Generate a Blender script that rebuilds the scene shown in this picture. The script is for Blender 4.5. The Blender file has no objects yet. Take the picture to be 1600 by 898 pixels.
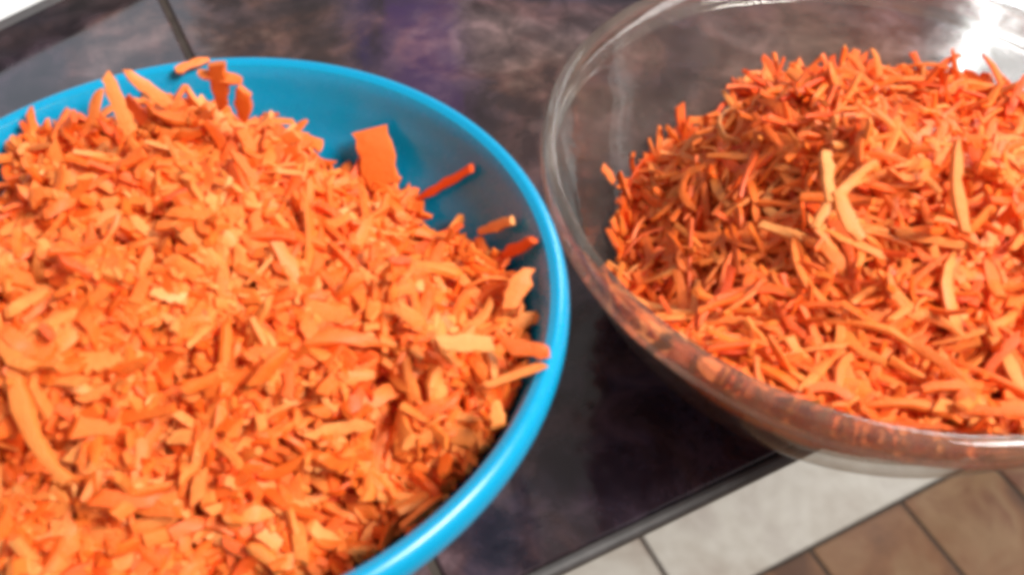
import bpy, bmesh, math, random
import numpy as np
from mathutils import Vector, Matrix, noise
from mathutils.bvhtree import BVHTree

S = bpy.context.scene
COL = S.collection
rng = random.Random(7)
nr = np.random.RandomState(7)

# ------------------------------------------------------------------ camera
cam = bpy.data.cameras.new('camera')
cam.sensor_width = 36.0
cam.lens = 33.75
cam.clip_start = 0.01
cam.clip_end = 60
cam.dof.use_dof = True
cam.dof.focus_distance = 0.46
cam.dof.aperture_fstop = 9.0
co = bpy.data.objects.new('camera', cam)
COL.objects.link(co)
PITCH, ROLL = math.radians(40.5), math.radians(2.0)
CAM = Vector((0, 0, 0.39))
CROT = Matrix.Rotation(PITCH, 3, 'X') @ Matrix.Rotation(ROLL, 3, 'Z')
co.matrix_world = Matrix.Translation(CAM) @ CROT.to_4x4()
S.camera = co

# ------------------------------------------------------------------ world and view
w = bpy.data.worlds.new('World')
S.world = w
w.use_nodes = True
w.node_tree.nodes['Background'].inputs[0].default_value = (1.0, 0.87, 0.84, 1)
w.node_tree.nodes['Background'].inputs[1].default_value = 0.35
S.view_settings.view_transform = 'Standard'
S.view_settings.look = 'None'
S.view_settings.exposure = 0.0
S.view_settings.gamma = 1.0
S.view_settings.use_curve_mapping = False
S.render.engine = 'CYCLES'
S.cycles.use_denoising = True
S.cycles.filter_width = 4.8
S.cycles.max_bounces = 14
S.cycles.transmission_bounces = 12
S.cycles.glossy_bounces = 6
S.cycles.diffuse_bounces = 8
S.cycles.sample_clamp_indirect = 12.0

# ------------------------------------------------------------------ lights
def area(name, loc, aim, sx, sy, radiance, colour):
    l = bpy.data.lights.new(name, 'AREA')
    l.shape = 'RECTANGLE'
    l.size, l.size_y = sx, sy
    l.energy = radiance * math.pi * sx * sy
    l.color = colour
    o = bpy.data.objects.new(name, l)
    COL.objects.link(o)
    d = Vector(aim) - Vector(loc)
    o.matrix_world = Matrix.Translation(Vector(loc)) @ d.to_track_quat('-Z', 'Y').to_matrix().to_4x4()
    return o

# tall window panes beyond the far right of the table (they mirror in the glossy tiles)
area('window_light', (0.895, 1.62, 0.72), (0.895, 0, 0.72), 0.044, 0.80, 28, (0.93, 0.98, 1.0))
area('window_light', (0.955, 1.62, 0.52), (0.955, 0, 0.52), 0.016, 0.36, 30, (0.93, 0.98, 1.0))
area('window_light', (1.19, 1.62, 1.13), (1.19, 0, 1.13), 0.46, 0.60, 14, (0.93, 0.98, 1.0))
area('window_light', (1.11, 1.64, 0.60), (1.11, 0, 0.60), 0.50, 0.46, 4.5, (0.90, 0.97, 1.0))
# pale blue window at the far left
area('window_light', (-1.35, 1.85, 1.00), (-1.35, 0, 1.00), 1.24, 1.0, 1.0, (0.66, 0.83, 1.0))
# daylight from the open side, up and to the right of the photographer
area('daylight', (1.05, -0.20, 1.55), (0.0, 0.25, 0.1), 0.75, 0.42, 62, (1.0, 0.97, 0.92))
# lamps added for the violet sheen in the tiles, no known source
area('added_violet_light', (-0.22, 1.8, 0.98), (-0.1, 0.4, 0.0), 0.17, 0.36, 0.75, (0.42, 0.10, 0.9))
area('added_violet_light', (-0.352, 1.8, 0.86), (-0.1, 0.4, 0.0), 0.035, 0.26, 0.5, (0.10, 0.03, 1.0))

# ------------------------------------------------------------------ materials
def mat(name):
    m = bpy.data.materials.new(name)
    m.use_nodes = True
    nt = m.node_tree
    return m, nt, nt.nodes['Principled BSDF']

def link(nt, a, b): nt.links.new(a, b)

def ramp(nt, src, stops):
    r = nt.nodes.new('ShaderNodeValToRGB')
    e = r.color_ramp.elements
    while len(e) < len(stops): e.new(0.5)
    for q, (p, c) in zip(e, stops):
        q.position = p
        q.color = (*c, 1)
    link(nt, src, r.inputs[0])
    return r

def noise_tex(nt, scale, detail=6, rough=0.6, dist=0.0, coord='Object'):
    tc = nt.nodes.new('ShaderNodeTexCoord')
    n = nt.nodes.new('ShaderNodeTexNoise')
    n.inputs['Scale'].default_value = scale
    n.inputs['Detail'].default_value = detail
    n.inputs['Roughness'].default_value = rough
    n.inputs['Distortion'].default_value = dist
    link(nt, tc.outputs[coord], n.inputs['Vector'])
    return n

def mix(nt, a, b, fac, mode='MIX'):
    m = nt.nodes.new('ShaderNodeMix')
    m.data_type = 'RGBA'
    m.blend_type = mode
    for s, v in ((m.inputs[0], fac), (m.inputs[6], a), (m.inputs[7], b)):
        if hasattr(v, 'links'): link(nt, v, s)
        elif isinstance(v, tuple): s.default_value = (*v, 1)
        else: s.default_value = v
    return m.outputs[2]

def bump(nt, bs, src, strength, dist):
    b = nt.nodes.new('ShaderNodeBump')
    b.inputs['Strength'].default_value = strength
    b.inputs['Distance'].default_value = dist
    link(nt, src, b.inputs['Height'])
    link(nt, b.outputs[0], bs.inputs['Normal'])

def slate():
    m, nt, bs = mat('dark slate ceramic')
    n1 = noise_tex(nt, 9, 7, 0.62, 0.6)
    n2 = noise_tex(nt, 34, 6, 0.65, 0.4)
    n3 = noise_tex(nt, 3.3, 3, 0.5, 0.3)
    c = ramp(nt, n1.outputs[0], [(0.32, (0.014, 0.013, 0.019)), (0.45, (0.033, 0.026, 0.031)), (0.53, (0.060, 0.038, 0.035)), (0.62, (0.098, 0.078, 0.073))]).outputs[0]
    c2 = ramp(nt, n2.outputs[0], [(0.38, (0.30, 0.29, 0.33)), (0.5, (0.9, 0.9, 0.9)), (0.64, (2.2, 2.1, 2.1))]).outputs[0]
    c = mix(nt, c, c2, 0.75, 'MULTIPLY')
    c3 = ramp(nt, n3.outputs[0], [(0.38, (0.95, 0.85, 1.1)), (0.6, (1.2, 0.95, 0.8))]).outputs[0]
    c = mix(nt, c, c3, 1.0, 'MULTIPLY')
    link(nt, c, bs.inputs['Base Color'])
    r = ramp(nt, n2.outputs[0], [(0.35, (0.08,) * 3), (0.65, (0.17,) * 3)])
    link(nt, r.outputs[0], bs.inputs['Roughness'])
    bs.inputs['IOR'].default_value = 1.7
    nb = noise_tex(nt, 24, 4, 0.5, 0.2)
    bump(nt, bs, nb.outputs[0], 0.09, 0.003)
    return m

def tile_mat(name, stops, scale):
    m, nt, bs = mat(name)
    oi = nt.nodes.new('ShaderNodeObjectInfo')
    tc = nt.nodes.new('ShaderNodeTexCoord')
    ad = nt.nodes.new('ShaderNodeVectorMath')
    ad.operation = 'MULTIPLY_ADD'
    link(nt, oi.outputs['Random'], ad.inputs[0])
    ad.inputs[1].default_value = (37, 23, 11)
    link(nt, tc.outputs['Object'], ad.inputs[2])
    n1 = noise_tex(nt, scale, 5, 0.55, 0.5)
    n2 = noise_tex(nt, scale * 5, 6, 0.7)
    for n in (n1, n2): link(nt, ad.outputs[0], n.inputs['Vector'])
    c = ramp(nt, n1.outputs[0], stops).outputs[0]
    c2 = ramp(nt, n2.outputs[0], [(0.3, (0.86, 0.84, 0.82)), (0.6, (1.0, 1.0, 1.0))]).outputs[0]
    c = mix(nt, c, c2, 1.0, 'MULTIPLY')
    link(nt, c, bs.inputs['Base Color'])
    bs.inputs['Roughness'].default_value = 0.42
    bump(nt, bs, n2.outputs[0], 0.15, 0.002)
    return m

def simple(name, colour, rough=0.5, metal=0.0, nscale=60, var=0.25):
    m, nt, bs = mat(name)
    n = noise_tex(nt, nscale, 5, 0.6)
    a = tuple(x * (1 - var) for x in colour)
    b = tuple(min(1, x * (1 + var)) for x in colour)
    link(nt, ramp(nt, n.outputs[0], [(0.3, a), (0.7, b)]).outputs[0], bs.inputs['Base Color'])
    bs.inputs['Roughness'].default_value = rough
    bs.inputs['Metallic'].default_value = metal
    return m

def plastic():
    m, nt, bs = mat('blue plastic')
    n = noise_tex(nt, 5, 3)
    link(nt, ramp(nt, n.outputs[0], [(0.3, (0.0, 0.295, 0.53)), (0.7, (0.0, 0.32, 0.57))]).outputs[0], bs.inputs['Base Color'])
    n2 = noise_tex(nt, 220, 3)
    link(nt, ramp(nt, n2.outputs[0], [(0.3, (0.22,) * 3), (0.7, (0.30,) * 3)]).outputs[0], bs.inputs['Roughness'])
    bs.inputs['Subsurface Weight'].default_value = 0.15
    bs.inputs['Subsurface Radius'].default_value = (0.2, 0.6, 1.0)
    bs.inputs['Subsurface Scale'].default_value = 0.003
    nb = noise_tex(nt, 40, 3)
    bump(nt, bs, nb.outputs[0], 0.04, 0.002)
    return m

def glass(name, clear, ior, f0, haze):
    """clear glass: part straight through, part bent, a sheen on top and a faint painted haze for room reflections"""
    m, nt, bs = mat(name)
    nt.nodes.remove(bs)
    out = nt.nodes['Material Output']
    n = noise_tex(nt, 45, 4)
    nb = noise_tex(nt, 14, 2)
    bp = nt.nodes.new('ShaderNodeBump')
    bp.inputs['Strength'].default_value = 0.05
    bp.inputs['Distance'].default_value = 0.003
    link(nt, nb.outputs[0], bp.inputs['Height'])
    tr = nt.nodes.new('ShaderNodeBsdfTransparent')
    tr.inputs[0].default_value = (0.95, 0.94, 0.915, 1)
    rf = nt.nodes.new('ShaderNodeBsdfRefraction')
    rf.inputs['Color'].default_value = (0.95, 0.94, 0.915, 1)
    rf.inputs['IOR'].default_value = ior
    rf.inputs['Roughness'].default_value = 0.04
    gl = nt.nodes.new('ShaderNodeBsdfGlossy')
    link(nt, ramp(nt, n.outputs[0], [(0.35, (0.03,) * 3), (0.8, (0.10,) * 3)]).outputs[0], gl.inputs['Roughness'])
    df = nt.nodes.new('ShaderNodeBsdfTranslucent')
    df.inputs[0].default_value = (0.88, 0.76, 0.64, 1)
    d2 = nt.nodes.new('ShaderNodeBsdfDiffuse')
    d2.inputs[0].default_value = (0.88, 0.76, 0.64, 1)
    lw = nt.nodes.new('ShaderNodeLayerWeight')
    lw.inputs[0].default_value = 0.5
    pw = nt.nodes.new('ShaderNodeMath'); pw.operation = 'POWER'; pw.inputs[1].default_value = 5
    link(nt, lw.outputs['Facing'], pw.inputs[0])
    fr = nt.nodes.new('ShaderNodeMath'); fr.operation = 'MULTIPLY_ADD'; fr.inputs[1].default_value = 0.5; fr.inputs[2].default_value = f0
    link(nt, pw.outputs[0], fr.inputs[0])
    for x in (rf, gl): link(nt, bp.outputs[0], x.inputs['Normal'])
    def ms(f, a, b):
        q = nt.nodes.new('ShaderNodeMixShader')
        if hasattr(f, 'links'): link(nt, f, q.inputs[0])
        else: q.inputs[0].default_value = f
        link(nt, a.outputs[0], q.inputs[1]); link(nt, b.outputs[0], q.inputs[2])
        return q
    body = ms(clear, rf, tr)
    reflection_haze = ms(0.5, df, d2)  # tan diffuse haze, painted in for the room's reflections on the glass
    body = ms(ramp(nt, n.outputs[0], [(0.35, (haze * 0.5,) * 3), (0.75, (haze * 1.5,) * 3)]).outputs[0], body, reflection_haze)
    link(nt, ms(fr.outputs[0], body, gl).outputs[0], out.inputs['Surface'])
    return m

def carrot(name, per_object):
    """grated carrot: tint runs from deep red orange to pale yellow orange from shred to shred"""
    m, nt, bs = mat(name)
    if per_object:
        t = nt.nodes.new('ShaderNodeObjectInfo').outputs['Color']
        sep = nt.nodes.new('ShaderNodeSeparateColor')
        link(nt, t, sep.inputs[0])
        t = sep.outputs[0]
    else:
        at = nt.nodes.new('ShaderNodeAttribute')
        at.attribute_name = 'tint'
        t = at.outputs['Fac']
    c = ramp(nt, t, [(0.0, (0.86, 0.070, 0.005)), (0.28, (0.91, 0.130, 0.011)), (0.62, (0.93, 0.195, 0.022)), (0.88, (0.94, 0.285, 0.055)), (1.0, (0.94, 0.36, 0.10))]).outputs[0]
    n1 = noise_tex(nt, 330, 4, 0.6)
    c1 = ramp(nt, n1.outputs[0], [(0.3, (0.94, 0.84, 0.8)), (0.55, (1, 1, 1)), (0.75, (1.03, 1.18, 1.35))]).outputs[0]
    c = mix(nt, c, c1, 0.55, 'MULTIPLY')
    link(nt, c, bs.inputs['Base Color'])
    bs.inputs['Roughness'].default_value = 0.36
    bs.inputs['Specular IOR Level'].default_value = 0.45
    bs.inputs['Subsurface Weight'].default_value = 0.0
    bs.inputs['Coat Weight'].default_value = 0.15
    bs.inputs['Coat Roughness'].default_value = 0.38
    n2 = noise_tex(nt, 520, 5, 0.75)
    bump(nt, bs, n2.outputs[0], 0.8, 0.0010)
    return m

M_slate = slate()
M_white = tile_mat('white stone tile', [(0.32, (0.40, 0.33, 0.28)), (0.45, (0.54, 0.50, 0.44)), (0.55, (0.60, 0.57, 0.51)), (0.7, (0.50, 0.455, 0.41))], 7)
M_brown = tile_mat('brown clay tile', [(0.28, (0.120, 0.060, 0.036)), (0.45, (0.235, 0.115, 0.058)), (0.58, (0.29, 0.175, 0.095)), (0.70, (0.19, 0.080, 0.045))], 8)
M_grout = simple('dark grout', (0.055, 0.042, 0.034), 0.9)
M_trim = simple('dark metal edging', (0.075, 0.07, 0.07), 0.55, 0.2)
M_wood = simple('dark brown wood', (0.09, 0.04, 0.02), 0.45)
M_post = simple('red brown wood', (0.70, 0.17, 0.08), 0.5, 0.0, 12, 0.2)
M_enamel = simple('white enamel', (0.82, 0.84, 0.84), 0.25, 0.0, 8, 0.03)
M_blue = plastic()
M_glass = glass('clear glass', 0.95, 1.2, 0.015, 0.035)
M_glass_rim = glass('clear glass rim', 0.55, 1.3, 0.045, 0.10)
M_carrot = carrot('grated carrot', True)
M_mass = carrot('grated carrot mass', False)

# ------------------------------------------------------------------ helpers
def mesh_obj(name, verts, faces, m, parent=None, smooth=False):
    me = bpy.data.meshes.new(name)
    me.from_pydata([tuple(v) for v in verts], [], faces)
    me.validate()
    me.materials.append(m)
    if smooth: me.polygons.foreach_set('use_smooth', [True] * len(me.polygons))
    o = bpy.data.objects.new(name, me)
    COL.objects.link(o)
    if parent: o.parent = parent
    return o

def empty(name, loc, rz=0):
    o = bpy.data.objects.new(name, None)
    o.empty_display_size = 0.05
    COL.objects.link(o)
    o.location = loc
    o.rotation_euler = (0, 0, rz)
    return o

def tag(o, label=None, cat=None, group=None, kind=None):
    for k, v in (('label', label), ('category', cat), ('group', group), ('kind', kind)):
        if v: o[k] = v
    return o

def slab(name, x0, x1, y0, y1, z0, z1, ch, m, parent):
    """a box with chamfered upper edges"""
    v = [(x0, y0, z0), (x1, y0, z0), (x1, y1, z0), (x0, y1, z0),
         (x0, y0, z1 - ch), (x1, y0, z1 - ch), (x1, y1, z1 - ch), (x0, y1, z1 - ch),
         (x0 + ch, y0 + ch, z1), (x1 - ch, y0 + ch, z1), (x1 - ch, y1 - ch, z1), (x0 + ch, y1 - ch, z1)]
    f = [(3, 2, 1, 0), (8, 9, 10, 11)]
    for i in range(4):
        j = (i + 1) % 4
        f += [(i, j, 4 + j, 4 + i), (4 + i, 4 + j, 8 + j, 8 + i)]
    return mesh_obj(name, v, f, m, parent)

def lathe(name, prof, m, parent, seg=160, closed=False):
    """turn a profile of (radius, height) about the z axis"""
    n = len(prof)
    v, f, ring = [], [], []
    for (r, z) in prof:
        if r < 1e-6:
            ring.append([len(v)]); v.append((0, 0, z))
        else:
            ring.append(list(range(len(v), len(v) + seg)))
            for k in range(seg):
                a = 2 * math.pi * k / seg
                v.append((r * math.cos(a), r * math.sin(a), z))
    for i in range(n if closed else n - 1):
        a, b = ring[i], ring[(i + 1) % n]
        for k in range(seg):
            l = (k + 1) % seg
            if len(a) == 1 and len(b) == 1: continue
            if len(a) == 1: f.append((a[0], b[k], b[l]))
            elif len(b) == 1: f.append((a[k], b[0], a[l]))
            else: f.append((a[k], b[k], b[l], a[l]))
    o = mesh_obj(name, v, f, m, parent, True)
    bm = bmesh.new(); bm.from_mesh(o.data)
    bmesh.ops.recalc_face_normals(bm, faces=bm.faces)
    bm.to_mesh(o.data); bm.free()
    o.data.polygons.foreach_set('use_smooth', [True] * len(o.data.polygons))
    return o

def spline(pts, sub=6):
    out = []
    P = [np.array(p, float) for p in pts]
    P = [2 * P[0] - P[1]] + P + [2 * P[-1] - P[-2]]
    for i in range(1, len(P) - 2):
        for k in range(sub):
            t = k / sub
            a, b, c, d = P[i - 1:i + 3]
            out.append(tuple(0.5 * (2 * b + (c - a) * t + (2 * a - 5 * b + 4 * c - d) * t * t + (3 * b - a - 3 * c + d) * t ** 3)))
    out.append(tuple(P[-2]))
    return out

# ------------------------------------------------------------------ the floor
EA = math.radians(28.5)                      # direction of the table edge
EO = Vector((0.0176, 0.1726, 0))             # a point of that edge
FZ = -0.91
fl = empty('floor', (EO.x, EO.y, FZ), EA)
tag(fl, kind='structure')
slab('grout_bed', -2.5, 3.0, -2.2, 2.6, -0.05, -0.0035, 0.001, M_grout, fl)
# boundary between the white and the brown tiles, in floor coordinates (u along the edge, n away from the camera)
BN = 0.199
J0 = 0.596
G = 0.0065
def ftile(u0, u1, n0, n1, m):
    slab('tile', u0 + G / 2, u1 - G / 2, n0 + G / 2, n1 - G / 2, -0.02, rng.uniform(-0.0008, 0.0008), 0.0018, m, fl)
for i in range(-7, 7):
    for j in range(7):
        u = J0 + i * 0.174
        ftile(u, u + 0.174, BN - (j + 1) * 0.20, BN - j * 0.20, M_brown)
WJ = 0.385
for i in range(-3, 3):
    ftile(WJ + i * 0.62, WJ + (i + 1) * 0.62, BN, BN + 0.30, M_white)
for i in range(-6, 6):
    for j in range(4):
        u = J0 + 0.06 + i * 0.174
        ftile(u, u + 0.174, BN + 0.30 + j * 0.20, BN + 0.50 + j * 0.20, M_brown)

# ------------------------------------------------------------------ the table
tb = empty('table', (EO.x, EO.y, 0), EA)
tag(tb, 'dark mottled slate tiled table with thin metal edging carrying both bowls of grated carrot', 'table')
TJ = -0.040
U0, U1, N1 = TJ - 0.60, TJ + 1.2, 0.86
slab('table_board', U0 + 0.0005, U1 - 0.0005, 0.0005, N1 - 0.0005, -0.011, -0.0048, 0.0002, M_grout, tb)
slab('grout_bed', U0 + 0.0042, U1 - 0.0042, 0.0042, N1 - 0.0042, -0.0046, -0.0022, 0.0002, M_grout, tb)
for i in range(-1, 2):
    for j in range(1):
        slab('tile', TJ + i * 0.60 + 0.0022, TJ + (i + 1) * 0.60 - 0.0022, 0.0045, N1 - 0.0045, -0.0040, 0.0, 0.0012, M_slate, tb)
def rail(u0, u1, n0, n1, along_u):
    """a rounded metal edging"""
    prof = [(0.004, -0.0045), (0.0, -0.0045), (-0.001, -0.0040), (-0.0012, -0.0028), (-0.0004, -0.001), (0.0012, 0.0002), (0.0030, 0.0002), (0.0038, -0.0012)]
    v, f = [], []
    k = len(prof)
    for e in (0, 1):
        for (d, z) in prof:
            if along_u: v.append(((u0, u1)[e], n0 + (d if n1 > n0 else -d), z))
            else: v.append((u0 + (d if u1 > u0 else -d), (n0, n1)[e], z))
    for i in range(k):
        j = (i + 1) % k
        f.append((i, j, k + j, k + i))
    f += [tuple(range(k)), tuple(range(2 * k - 1, k - 1, -1))]
    return mesh_obj('edging', v, f, M_trim, tb)
rail(U0, U1, 0, 1, True)
rail(U0, U1, N1, 0, True)
rail(U0, U0 + 1, 0, N1, False)
rail(U1, U1 - 1, 0, N1, False)
for a in (0, 1):
    for b in (0, 1):
        x, y = (U0 + 0.1, U1 - 0.16)[a], (0.24, N1 - 0.16)[b]
        slab('leg', x, x + 0.06, y, y + 0.06, FZ + 0.0012, -0.0112, 0.001, M_wood, tb)
slab('apron', U0 + 0.12, U1 - 0.12, 0.25, 0.27, -0.09, -0.0112, 0.001, M_wood, tb)
slab('apron', U0 + 0.12, U1 - 0.12, N1 - 0.14, N1 - 0.12, -0.09, -0.0112, 0.001, M_wood, tb)

pst = empty('wooden_post', (0.742, 1.70, FZ + 0.0012), 0)
tag(pst, 'red brown wooden post beside the bright window, seen mirrored in the tabletop', 'post')
slab('post_shaft', -0.055, 0.060, -0.03, 0.05, 0.0, 2.9, 0.004, M_post, pst)

# ------------------------------------------------------------------ bowls
CB = Vector((-0.117, 0.229, 0.0))
CG = Vector((0.1575, 0.3155, 0.0))

b_out = [(0.0, 0.0045), (0.045, 0.0045), (0.050, 0.0005), (0.056, 0.0005), (0.062, 0.006), (0.085, 0.028), (0.108, 0.062), (0.122, 0.088), (0.1300, 0.104),
         (0.1355, 0.1055), (0.1382, 0.1085), (0.1388, 0.1135), (0.1375, 0.1180), (0.1345, 0.1200), (0.1315, 0.1188), (0.1293, 0.1140), (0.1260, 0.103), (0.1195, 0.086),
         (0.104, 0.062), (0.081, 0.031), (0.058, 0.0105), (0.040, 0.0075), (0.0, 0.0072)]
blue = empty('mixing_bowl', CB)
tag(blue, 'bright blue plastic mixing bowl with rolled rim, heaped with short grated carrot', 'bowl')
wall_b = [p for p in spline(b_out[:9], 10)]
rim_b = spline(b_out[8:15], 8)
in_b = spline(b_out[14:], 10)
lathe('bowl_wall', wall_b + [(p[0] , p[1]) for p in in_b], M_blue, blue, 180)
lathe('rolled_rim', rim_b, M_blue, blue, 180)

g_prof = [(0.0, 0.003), (0.040, 0.003), (0.046, 0.0005), (0.055, 0.0005), (0.062, 0.0035), (0.087, 0.0180), (0.1110, 0.0400), (0.1275, 0.0660), (0.1370, 0.0910),
          (0.1405, 0.1010), (0.1436, 0.1022), (0.1460, 0.1045), (0.1472, 0.1100), (0.1472, 0.1160), (0.1460, 0.1190), (0.1438, 0.1200), (0.1416, 0.1193), (0.1405, 0.1165),
          (0.1385, 0.1090), (0.1335, 0.0940), (0.1235, 0.0685), (0.1072, 0.0435), (0.083, 0.0220), (0.060, 0.0100), (0.040, 0.0075), (0.0, 0.0070)]
gb = empty('glass_bowl', CG)
tag(gb, 'clear glass mixing bowl with thick rounded rim, heaped with long thin grated carrot', 'bowl')
lathe('bowl_wall', spline(g_prof, 5)[:46], M_glass, gb, 180)
lathe('bowl_lining', spline(g_prof, 5)[85:], M_glass, gb, 180)
lathe('rounded_rim', spline(g_prof, 5)[45:86], M_glass_rim, gb, 180)

def rin(prof_pts):
    z = np.array([p[1] for p in prof_pts]); r = np.array([p[0] for p in prof_pts])
    i = np.argsort(z)
    return z[i], r[i]
ZB, RB = rin(b_out[15:])
ZG, RG = rin(g_prof[15:])

# ------------------------------------------------------------------ heaps of grated carrot
HB = [(-9.5, 6.0, 10.8), (-12.0, 6.0, 8.6), (-7, 8.0, 12.2), (-4.5, 8.5, 13.2), (-1.5, 8.3, 13.6), (1.3, 7.6, 12.2), (-1, 11.2, 9.0), (5.3, 6.4, 9.8), (6.3, 7.8, 7.6), (8.6, 5.0, 8.3), (10.5, 3.0, 9.0),
      (12.0, 0.5, 9.8), (12.3, -2.0, 10.6), (11.2, -4.6, 9.6), (8.6, -6.9, 8.0), (5.2, -8.8, 7.4), (0, -10.6, 7.6), (-6, -10.4, 9), (-11.5, -5, 11.2), (0, 0.5, 14.0),
      (-4, -2, 14.4), (4, 1.2, 13.0), (-3, 4.2, 11.4), (-7, 3, 11.8), (6, -3.6, 11.4), (0, -6, 11.4), (-12, 1, 10.4), (3, 12, 6.0), (9, 9, 5.0), (-8, -2, 13.8), (8.5, 0, 11.8), (-6, 11.5, 8.0), (2.5, 4.5, 12.6)]
HG = [(-8.6, 0.6, 4.8), (-12.0, 1.0, 3.2), (-12.2, -3, 3.8), (-10.5, 4.5, 4.8), (-9, 7.5, 4.5), (-6.5, 9.8, 4.5), (-6.8, 3.4, 8.6), (-5.0, 3.8, 10.6), (-2.4, 3.6, 12.8), (-0.5, 3.8, 13.2), (2.5, 2.2, 11.4), (5, 2.0, 10.6), (8, 2.0, 10.2), (0.2, -0.6, 14.2), (-4, 0.2, 12.8), (-7.3, -2, 9.9),
      (-9.4, -3.5, 5.6), (0, 7, 8.3), (4.5, 6.0, 8.4), (8, 5, 8.6), (-8, -7, 9.4), (-4.5, -8.8, 10.2), (-10.4, -7, 9.0), (-8, -10, 10.3), (-4, -11.8, 10.8), (0, -12.6, 11.0), (5, -12.4, 11.2), (10, -9.4, 11.2), (-4, -5, 11.4), (1, -5, 12.6), (0, -10.5, 11.0), (5, -10.4, 11.3), (5, -3, 14.0), (9, -2, 12.0), (11, -6, 11.2), (12, 1, 10.0),
      (0, 9.4, 6.5), (6, 8.6, 8.0), (-7, 8, 6), (10, 6.5, 9)]
def heap(ctrl, seed, amp, sx=0.0, sy=0.0):
    C = np.array(ctrl) / 100
    def h(x, y):
        x, y = x + sx, y + sy
        d2 = (C[:, 0] - x) ** 2 + (C[:, 1] - y) ** 2
        wgt = np.exp(-d2 / (2 * 0.019 ** 2)) + 1e-5 / (d2 + 1e-4)
        z = float((wgt * C[:, 2]).sum() / wgt.sum())
        z += amp * noise.noise(Vector((x * 34 + seed, y * 34, 1.0))) + 0.8 * amp * noise.noise(Vector((x * 75, y * 75 + seed, 4.0)))
        return z
    return h
hB = heap(HB, 3.1, 0.0145)
hG = heap(HG, 21.3, 0.0080, -0.0005, 0.0035)

NR, NK = 8, 6
SEC = [(0.90, 0.72), (0.05, 1.15), (-0.90, 0.78), (-0.95, -0.75), (0.0, -1.1), (0.95, -0.8)]
def shred_geo(L, W, T, bend, twist, seed, curl=0.0, pointy=0.9, jit=1.0):
    """one shred along x, flat in xy: bent, tapered, ragged bar"""
    q = random.Random(seed)
    V = np.zeros((NR * NK, 3))
    wv = [1 + jit * q.uniform(-0.26, 0.20) for _ in range(NR)]
    shear = jit * q.uniform(-0.4, 0.4)
    off = [jit * q.uniform(-0.08, 0.08) for _ in range(NR)]
    a, b = q.uniform(pointy - 0.55, pointy), q.uniform(pointy - 0.35, pointy)
    taper = jit * q.uniform(-0.30, 0.30)
    if jit < 0.5: a = b = 1.0
    x = y = z = 0.0
    path = []
    ds = L / (NR - 1)
    for i in range(NR):
        s = i / (NR - 1) - 0.5
        th = bend * s + q.uniform(-0.06, 0.06)
        ph = curl * s
        path.append((x, y, z, th, ph, s))
        x += ds * math.cos(th) * math.cos(ph); y += ds * math.sin(th); z += ds * math.sin(ph)
    P = np.array([p[:3] for p in path]); P -= P.mean(0)
    for i, (px, py, pz, th, ph, s) in enumerate(path):
        e = abs(s) * 2
        tip = 1.0
        if i == 0: tip = a
        elif i == NR - 1: tip = b
        elif i in (1, NR - 2): tip = 0.86
        k = tip * wv[i] * (1 + taper * s * 2)
        tw = twist * s
        d = np.array([math.cos(th), math.sin(th), 0]); n = np.array([-math.sin(th), math.cos(th), 0]); u = np.array([0, 0, 1.0])
        nn = n * math.cos(tw) + u * math.sin(tw); uu = u * math.cos(tw) - n * math.sin(tw)
        for j, (cx, cy) in enumerate(SEC):
            V[i * NK + j] = P[i] + nn * (cx * W / 2 * k * q.uniform(0.86, 1.12) + off[i] * W + cx * 0.0) + uu * (cy * T / 2 * (0.75 + 0.25 * tip) * q.uniform(0.8, 1.15)) + d * (cx * shear * W if i in (0, NR - 1) else 0.0)
    return V
SHARP = math.radians(42)
SF = []
for i in range(NR - 1):
    for j in range(NK):
        l = (j + 1) % NK
        SF.append((i * NK + j, i * NK + l, (i + 1) * NK + l, (i + 1) * NK + j))
SF += [tuple(range(NK - 1, -1, -1)), tuple(range((NR - 1) * NK, NR * NK))]

def frame(d, up):
    d = d / np.linalg.norm(d)
    n = np.cross(up, d); n /= np.linalg.norm(n)
    return np.stack([d, n, np.cross(d, n)], 1)

class Shred:
    __slots__ = ('V', 'M', 'o', 'tint', 'bowl', 'L', 'W', 'label')
    def __init__(s, V, M, o, tint, bowl, L, W, label=None):
        s.V, s.M, s.o, s.tint, s.bowl, s.L, s.W, s.label = V, M, np.array(o), tint, bowl, L, W, label
    def world(s): return s.V @ s.M.T + s.o

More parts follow.
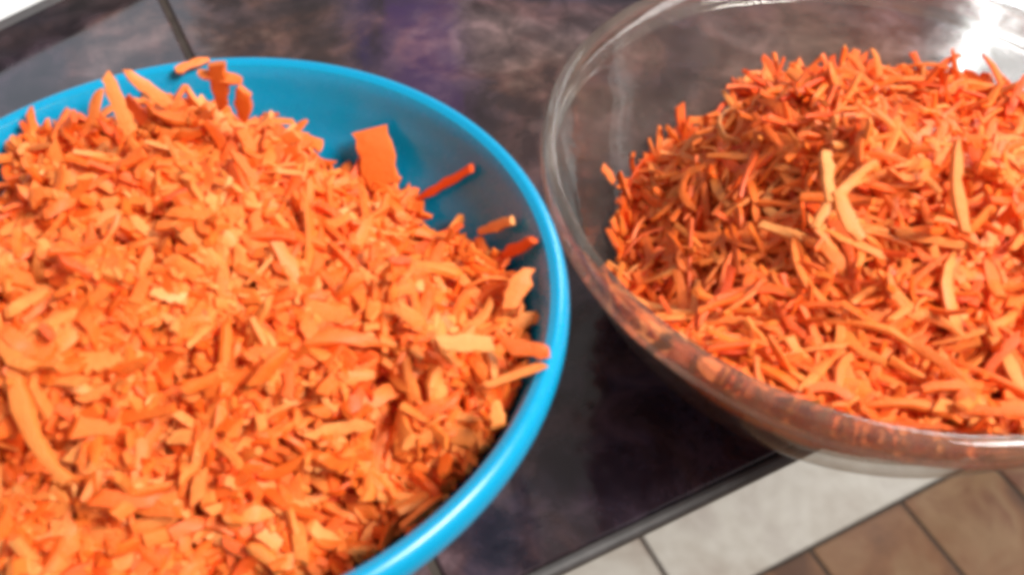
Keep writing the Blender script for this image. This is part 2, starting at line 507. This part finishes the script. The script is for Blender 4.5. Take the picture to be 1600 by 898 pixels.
shreds = []
def fill(bowl, C, h, ZR, RR, n, depth, size, seed0, skin=None):
    cnt = tries = 0
    while cnt < n and tries < n * 12:
        tries += 1
        r = 0.139 * math.sqrt(rng.random()); a = rng.uniform(0, 2 * math.pi)
        x, y = r * math.cos(a), r * math.sin(a)
        z = h(x, y)
        e = 0.004
        gx = (h(x + e, y) - h(x - e, y)) / (2 * e); gy = (h(x, y + e) - h(x, y - e)) / (2 * e)
        gm = math.hypot(gx, gy)
        if gm > 1.6: gx *= 1.6 / gm; gy *= 1.6 / gm
        up = np.array([-gx, -gy, 1.0]); up /= np.linalg.norm(up)
        L, W, T, bend, curl = size()
        dd = rng.random() ** 1.3 * depth
        if skin is not None:                       # along the wall, seen through the glass
            zz = rng.uniform(0.010, 0.113)
            rr = float(np.interp(zz, ZR, RR)) - rng.uniform(0.002, 0.008)
            x, y = rr * math.cos(a), rr * math.sin(a)
            if zz > h(x * 0.97, y * 0.97) - 0.001: continue
            c = np.array([x, y, zz]); up = np.array([-math.cos(a), -math.sin(a), 0.7]); up /= np.linalg.norm(up)
        else:
            c = np.array([x, y, z]) - up * dd
        if bowl == 'glass':
            base = 3.0 * math.pi * noise.noise(Vector((x * 17 + 3, y * 17, 9.0)))
            phi = base + rng.gauss(0, 0.55)
        else: phi = rng.uniform(0, math.pi * 2)
        t = np.array([math.cos(phi), math.sin(phi), 0.0]); t -= up * t.dot(up); t /= np.linalg.norm(t)
        tilt = rng.gauss(0.0, 0.24 if bowl == 'blue' else 0.09)
        if rng.random() < (0.09 if bowl == 'blue' else 0.012): tilt = rng.uniform(0.4, 1.1)
        if skin is not None: tilt = rng.gauss(0, 0.05)
        t = t * math.cos(tilt) + up * math.sin(tilt)
        roll = rng.gauss(0, 0.5)
        side = np.cross(up, t)
        u2 = up * math.cos(roll) + side * math.sin(roll)
        M = frame(t, u2)
        V = shred_geo(L, W, T, bend, rng.gauss(0, 0.7), seed0 + tries, curl, 1.0 if bowl == 'blue' else 0.95)
        Wd = V @ M.T + c
        R = np.hypot(Wd[:, 0], Wd[:, 1])
        lim = np.interp(Wd[:, 2], ZR, RR) - 0.0008
        over = R - lim
        if (Wd[:, 2] < ZR[0] + 0.002).any(): continue
        m = over.max()
        if m > 0:
            if m > 0.010: continue
            c[0] -= (m + 0.0003) * math.cos(a); c[1] -= (m + 0.0003) * math.sin(a)
            Wd = V @ M.T + c
            if (np.hypot(Wd[:, 0], Wd[:, 1]) > np.interp(Wd[:, 2], ZR, RR) - 0.0004).any(): continue
        tint = min(1, max(0, rng.betavariate(2.6, 2.1) + (0.06 if bowl == 'blue' else 0.0)))
        shreds.append(Shred(V, M, c + np.array(C), tint, bowl, L, W))
        cnt += 1
    return cnt

def size_blue():
    k = rng.random()
    if k < 0.40: return rng.uniform(.005, .013), rng.uniform(.0022, .0050), rng.uniform(.0014, .0028), rng.gauss(0, .5), rng.gauss(0, .5)
    if k < 0.84: return rng.uniform(.016, .032), rng.uniform(.0038, .0062), rng.uniform(.0018, .0032), rng.gauss(0, .9), rng.gauss(0, .8)
    if k < 0.88: return rng.uniform(.010, .018), rng.uniform(.0065, .0100), rng.uniform(.0013, .0022), rng.gauss(0, .4), rng.gauss(0, .8)
    return rng.uniform(.027, .038), rng.uniform(.0045, .0065), rng.uniform(.0018, .0028), rng.gauss(0, .9), rng.gauss(0, .6)
def size_glass():
    k = rng.random()
    if k < 0.20: return rng.uniform(.010, .030), rng.uniform(.0014, .0030), rng.uniform(.0012, .0020), rng.gauss(0, .8), rng.gauss(0, .6)
    if k < 0.70: return rng.uniform(.026, .048), rng.uniform(.0032, .0052), rng.uniform(.0014, .0024), rng.gauss(0, 1.4), rng.gauss(0, .8)
    if k < 0.76: return rng.uniform(.014, .024), rng.uniform(.0055, .0075), rng.uniform(.0010, .0016), rng.gauss(0, .6), rng.gauss(0, .9)
    return rng.uniform(.036, .056), rng.uniform(.0030, .0048), rng.uniform(.0016, .0026), rng.gauss(0, 1.5), rng.gauss(0, .9)

fill('blue', CB, hB, ZB, RB, 6400, 0.021, size_blue, 1000)
fill('glass', CG, hG, ZG, RG, 4300, 0.019, size_glass, 200000)
def size_crumb():
    return rng.uniform(.003, .009), rng.uniform(.0014, .0034), rng.uniform(.0012, .0022), rng.gauss(0, .6), rng.gauss(0, .6)
fill('blue', CB, hB, ZB, RB, 2600, 0.004, size_crumb, 700000)
fill('glass', CG, hG, ZG, RG, 800, 0.004, size_crumb, 900000)
fill('glass', CG, hG, ZG, RG, 2000, 0.0, size_glass, 500000, skin=True)

# ------------------------------------------------------------------ shreds that stand out, each at its place in the bowl
def special(label, bowl, p0, p1, W, T, tint, bend=0.0, curl=0.0, flat=None, seed=0, jit=0.8):
    p0, p1 = np.array(p0), np.array(p1)
    d = p1 - p0
    up = np.array(flat if flat is not None else (0.1, -0.6, 0.8), float)
    if abs(up.dot(d)) / np.linalg.norm(up) / np.linalg.norm(d) > 0.95: up = np.array((1.0, 0, 0.2))
    M = frame(d, up)
    V = shred_geo(float(np.linalg.norm(d)), W, T, bend, 0.2, 90 + seed, curl, 0.95 if jit > 0.5 else 1.15, jit)
    s = Shred(V, M, (p0 + p1) / 2, tint, bowl, float(np.linalg.norm(d)), W, label)
    shreds.append(s)
special('thin deep orange stick leaning alone against the far right wall of the blue bowl', 'blue', (-.0447, .3135, .0825), (-.0190, .3055, .1095), .0040, .0030, 0.12, seed=1)
special('broad flat orange carrot slice standing against the far wall of the blue bowl', 'blue', (-.0672, .3370, .1030), (-.0605, .3190, .0850), .0180, .0022, 0.62, flat=(-0.3, -0.75, 0.6), seed=2, jit=0.15)
special('left of two pale prongs rising at the far left of the blue bowl heap', 'blue', (-.1600, .3000, .1570), (-.1530, .2890, .1370), .0065, .0026, 0.86, seed=3)
special('right of two pale prongs rising at the far left of the blue bowl heap', 'blue', (-.1585, .3130, .1490), (-.1440, .3100, .1350), .0060, .0026, 0.80, seed=4)
special('upright forked tip at the very top of the blue bowl heap', 'blue', (-.1155, .3000, .1640), (-.1200, .3050, .1380), .0070, .0028, 0.66, flat=(0, -0.7, 0.7), seed=5)
special('short side prong crossing the forked tip at the top of the blue heap', 'blue', (-.1250, .3035, .1570), (-.1080, .3005, .1560), .0046, .0026, 0.66, seed=6)
special('blunt stub just right of the forked tip on the blue bowl heap', 'blue', (-.1065, .2955, .1560), (-.1100, .2990, .1380), .0062, .0030, 0.60, seed=7)
special('small pale shred lying across the far rim of the blue bowl', 'blue', (-.1545, .3500, .1222), (-.1415, .3590, .1218), .0042, .0026, 0.72, seed=8)
special('dull yellowish shred end beside the right wall of the blue bowl', 'blue', (-.0145, .2830, .0945), (-.0008, .2735, .1115), .0052, .0026, 1.0, seed=9)
special('blunt orange stick pointing right, just under the blue rim', 'blue', (-.0040, .2660, .0990), (.0078, .2570, .1175), .0050, .0032, 0.20, seed=10)
special('fat pale stub standing at the right end of the blue bowl heap', 'blue', (.0058, .2440, .1160), (-.0012, .2300, .1080), .0078, .0040, 0.70, seed=11)
special('short shred with a yellow tip, right side of the blue bowl', 'blue', (.0010, .2265, .1030), (.0112, .2280, .1080), .0056, .0036, 0.95, seed=12)
special('bright shred resting its end on the right rim of the blue bowl', 'blue', (-.0030, .2040, .1210), (.0135, .1990, .1232), .0064, .0034, 0.42, seed=13)
special('pale thin shred poking over the right rim under the bright one', 'blue', (-.0080, .1890, .1160), (.0125, .1950, .1218), .0032, .0022, 0.78, curl=0.3, seed=14)
special('little pale triangle hanging at the lower right inside the blue rim', 'blue', (-.0030, .1718, .1180), (-.0042, .1811, .1180), .0048, .0020, 0.88, seed=15)
special('wide pale flat shred lying level on the right of the blue heap', 'blue', (-.0245, .1940, .1330), (-.0060, .1965, .1310), .0062, .0026, 0.95, seed=16)
special('long pale bar sloping down the left edge of the blue bowl heap', 'blue', (-.1600, .1720, .1370), (-.1340, .1420, .1240), .0052, .0030, 0.75, bend=0.7, seed=17)
special('tiny orange crumb stuck to the left wall of the glass bowl', 'glass', (.0385, .3200, .1010), (.0435, .3130, .0975), .0036, .0022, 0.5, seed=18)
special('upright curved shred on the right half of the glass bowl heap', 'glass', (.1660, .2830, .1530), (.1620, .2440, .1430), .0046, .0028, 0.72, bend=0.35, seed=19)
special('stubby yellow upright shred at the middle of the glass bowl heap', 'glass', (.1120, .2660, .1600), (.1115, .2470, .1530), .0048, .0030, 0.93, seed=20)
special('long bright arc reaching up right from the yellow stub, glass bowl heap', 'glass', (.1050, .2410, .1480), (.1290, .2620, .1600), .0040, .0028, 0.90, bend=-0.5, seed=21)
special('pale shred running down right from the yellow stub, glass bowl heap', 'glass', (.1130, .2500, .1560), (.1220, .2350, .1470), .0055, .0028, 0.80, bend=0.3, seed=22)

# ------------------------------------------------------------------ which shreds show largest from the camera
allV, allF, owner = [], [], []
base = 0
for i, s in enumerate(shreds):
    allV.append(s.world())
    for f in SF:
        allF.append(tuple(k + base for k in f)); owner.append(i)
    base += NR * NK
allV = np.concatenate(allV)
tree = BVHTree.FromPolygons([tuple(v) for v in allV.tolist()], allF)
hits = {}
px = {}
GW, GH = 400, 224
for j in range(GH):
    for i in range(GW):
        X, Y = (i + 0.5) * 1600 / GW - 800, 449 - (j + 0.5) * 898 / GH
        d = CROT @ Vector((X, Y, -1500)).normalized()
        q = tree.ray_cast(CAM, d)
        if q[2] is not None:
            k = owner[q[2]]
            hits[k] = hits.get(k, 0) + 1
            a = px.setdefault(k, [0, 0]); a[0] += i * 4; a[1] += j * 4
order = sorted(hits, key=lambda k: -hits[k])
single = [k for k, s in enumerate(shreds) if s.label]
for k in order:
    if len(single) >= 292: break
    if not shreds[k].label: single.append(k)
single_set = set(single)

# ------------------------------------------------------------------ labels of the single shreds
WHERE = {}
def cent(k):
    if k in px: return px[k][0] / hits[k], px[k][1] / hits[k]
    v = CROT.transposed() @ (Vector(shreds[k].o) - CAM)
    return 800 + 1500 * v.x / -v.z, 449 - 1500 * v.y / -v.z
def describe(k):
    s = shreds[k]
    x, y = cent(k)
    cx, cy, rx, ry = (310, 480, 520, 360) if s.bowl == 'blue' else (1330, 360, 340, 270)
    dx, dy = (x - cx) / rx, (y - cy) / ry
    rr = math.hypot(dx, dy)
    ring = 'mid-heap' if rr < 0.42 else ('halfway-out' if rr < 0.74 else 'at-the-edge')
    a = math.degrees(math.atan2(-dy, dx)) % 360
    sect = ['right', 'upper-right', 'top', 'upper-left', 'left', 'lower-left', 'bottom', 'lower-right'][int(((a + 22.5) % 360) // 45)]
    W = s.world()
    d = Vector(s.M[:, 0].tolist())
    e0 = CROT.transposed() @ (Vector(s.o) - d * 0.005 - CAM); e1 = CROT.transposed() @ (Vector(s.o) + d * 0.005 - CAM)
    ax = e1.x / -e1.z - e0.x / -e0.z; ay = e1.y / -e1.z - e0.y / -e0.z
    t = math.degrees(math.atan2(ay, ax)) % 180
    lie = 'lying level' if t < 22 or t > 158 else ('leaning right' if t < 68 else ('upright' if t < 112 else 'leaning left'))
    col = 'deep orange' if s.tint < 0.36 else ('orange' if s.tint < 0.66 else 'pale orange')
    ln = s.L * 100
    if s.bowl == 'blue': size = 'stubby' if ln < 1.5 else ('short' if ln < 2.4 else 'long')
    else: size = 'short' if ln < 2.4 else ('long' if ln < 4.0 else 'very long')
    if s.W > 0.0068: size = 'broad'
    return col, size, lie, ring, sect, s.bowl
used = {}
for k in single:
    if not shreds[k].label: used.setdefault(describe(k), []).append(k)
NTH = ['topmost', 'second', 'third', 'fourth', 'fifth', 'lowest']
for key, ks in used.items():
    col, size, lie, ring, sect, bowl = key
    txt = f'{size} {col} shred {lie} {ring}, {sect} of the {bowl} bowl heap'
    ks.sort(key=lambda k: cent(k)[1])
    for i, k in enumerate(ks):
        if len(ks) == 1: shreds[k].label = txt
        elif len(ks) == 2: shreds[k].label = ('upper ', 'lower ')[i] + txt
        else: shreds[k].label = f'{NTH[min(i, 5)]} {txt}'

# ------------------------------------------------------------------ build them
GRP = {'blue': 'shreds of carrot heaped in the blue bowl', 'glass': 'shreds of carrot heaped in the glass bowl'}
first = True
for k in single:
    s = shreds[k]
    me = bpy.data.meshes.new('carrot_shred')
    me.from_pydata(s.V.tolist(), [], SF)
    me.materials.append(M_carrot)
    me.polygons.foreach_set('use_smooth', [True] * len(me.polygons))
    me.set_sharp_from_angle(angle=SHARP)
    o = bpy.data.objects.new('carrot_shred', me)
    COL.objects.link(o)
    m = Matrix([list(r) for r in s.M]).to_4x4()
    o.matrix_world = Matrix.Translation(Vector(s.o.tolist())) @ m
    o.color = (s.tint, s.tint, s.tint, 1)
    tag(o, s.label, 'carrot shred', GRP[s.bowl])

def core(C, h, ZR, RR, drop, inset):
    """the pressed mass under the loose shreds"""
    v, f = [], []
    rings, seg = 16, 48
    zt = []
    for i in range(rings + 1):
        r = 0.135 * i / rings
        for k in range(seg):
            a = 2 * math.pi * k / seg
            rr = r
            x, y = rr * math.cos(a), rr * math.sin(a)
            z = h(x, y) - drop
            lim = float(np.interp(max(z, 0.011), ZR, RR)) - inset
            if rr > lim:
                rr = lim
                x, y = rr * math.cos(a), rr * math.sin(a)
            v.append((C[0] + x, C[1] + y, max(z, 0.012)))
    for i in range(rings):
        for k in range(seg):
            l = (k + 1) % seg
            f.append((i * seg + k, (i + 1) * seg + k, (i + 1) * seg + l, i * seg + l))
    # side and base
    last = rings * seg
    prev = last
    for t in np.linspace(0.75, 0.0, 4):
        st = len(v)
        for k in range(seg):
            z = 0.012 + (v[last + k][2] - 0.012) * t
            rr = float(np.interp(z, ZR, RR)) - inset
            a = 2 * math.pi * k / seg
            v.append((C[0] + rr * math.cos(a), C[1] + rr * math.sin(a), z))
        for k in range(seg):
            l = (k + 1) % seg
            f.append((prev + k, st + k, st + l, prev + l))
        prev = st
    f.append(tuple(prev + k for k in range(seg)))
    return v, f

for bowl, C, h, ZR, RR, lab in (('blue', CB, hB, ZB, RB, 'mass of short chunky grated carrot filling the blue bowl under the larger shreds'),
                                ('glass', CG, hG, ZG, RG, 'mass of long fine grated carrot filling the glass bowl under the larger shreds')):
    V, F, T = [], [], []
    cv, cf = core(C, h, ZR, RR, 0.017, 0.009)
    V += cv; F += cf; T += [0.05] * len(cv)
    for k, s in enumerate(shreds):
        if s.bowl != bowl or k in single_set: continue
        b = len(V)
        V += s.world().tolist()
        F += [tuple(q + b for q in f) for f in SF]
        T += [s.tint] * (NR * NK)
    o = mesh_obj('grated_carrot', V, F, M_mass, None, True)
    o.data.set_sharp_from_angle(angle=SHARP)
    at = o.data.attributes.new('tint', 'FLOAT', 'POINT')
    at.data.foreach_set('value', T)
    tag(o, lab, 'grated carrot', kind='stuff')

# ------------------------------------------------------------------ the white tray at the far left corner of the table
def tray():
    c = Vector((-0.331, 0.5470, 0))
    a = math.radians(52)
    t = empty('tray', (c.x, c.y, 0.0004), a)
    tag(t, 'corner of a white enamel tray on the table behind the blue bowl, far left', 'tray')
    L, W = 0.30, 0.22
    def rect(inset, z, r):
        x0, x1, y0, y1 = -L / 2 + inset, L / 2 - inset, inset, W - inset
        pts = []
        for cx, cy, st in ((x1 - r, y1 - r, 0), (x0 + r, y1 - r, 90), (x0 + r, y0 + r, 180), (x1 - r, y0 + r, 270)):
            for k in range(7):
                g = math.radians(st + 15 * k)
                pts.append((cx + r * math.cos(g), cy + r * math.sin(g), z))
        return pts
    rings = [rect(0.016, 0.0, 0.014), rect(0.004, 0.014, 0.022), rect(0.0, 0.0165, 0.026), rect(0.0005, 0.0180, 0.026), rect(0.003, 0.0185, 0.024), rect(0.006, 0.0165, 0.021), rect(0.018, 0.0020, 0.012)]
    v = sum(rings, []); n = 28; f = []
    for i in range(len(rings) - 1):
        for k in range(n):
            l = (k + 1) % n
            f.append((i * n + k, i * n + l, (i + 1) * n + l, (i + 1) * n + k))
    f += [tuple(range(n - 1, -1, -1)), tuple(range((len(rings) - 1) * n, len(rings) * n))]
    mesh_obj('tray_pan', v, f, M_enamel, t)
tray()
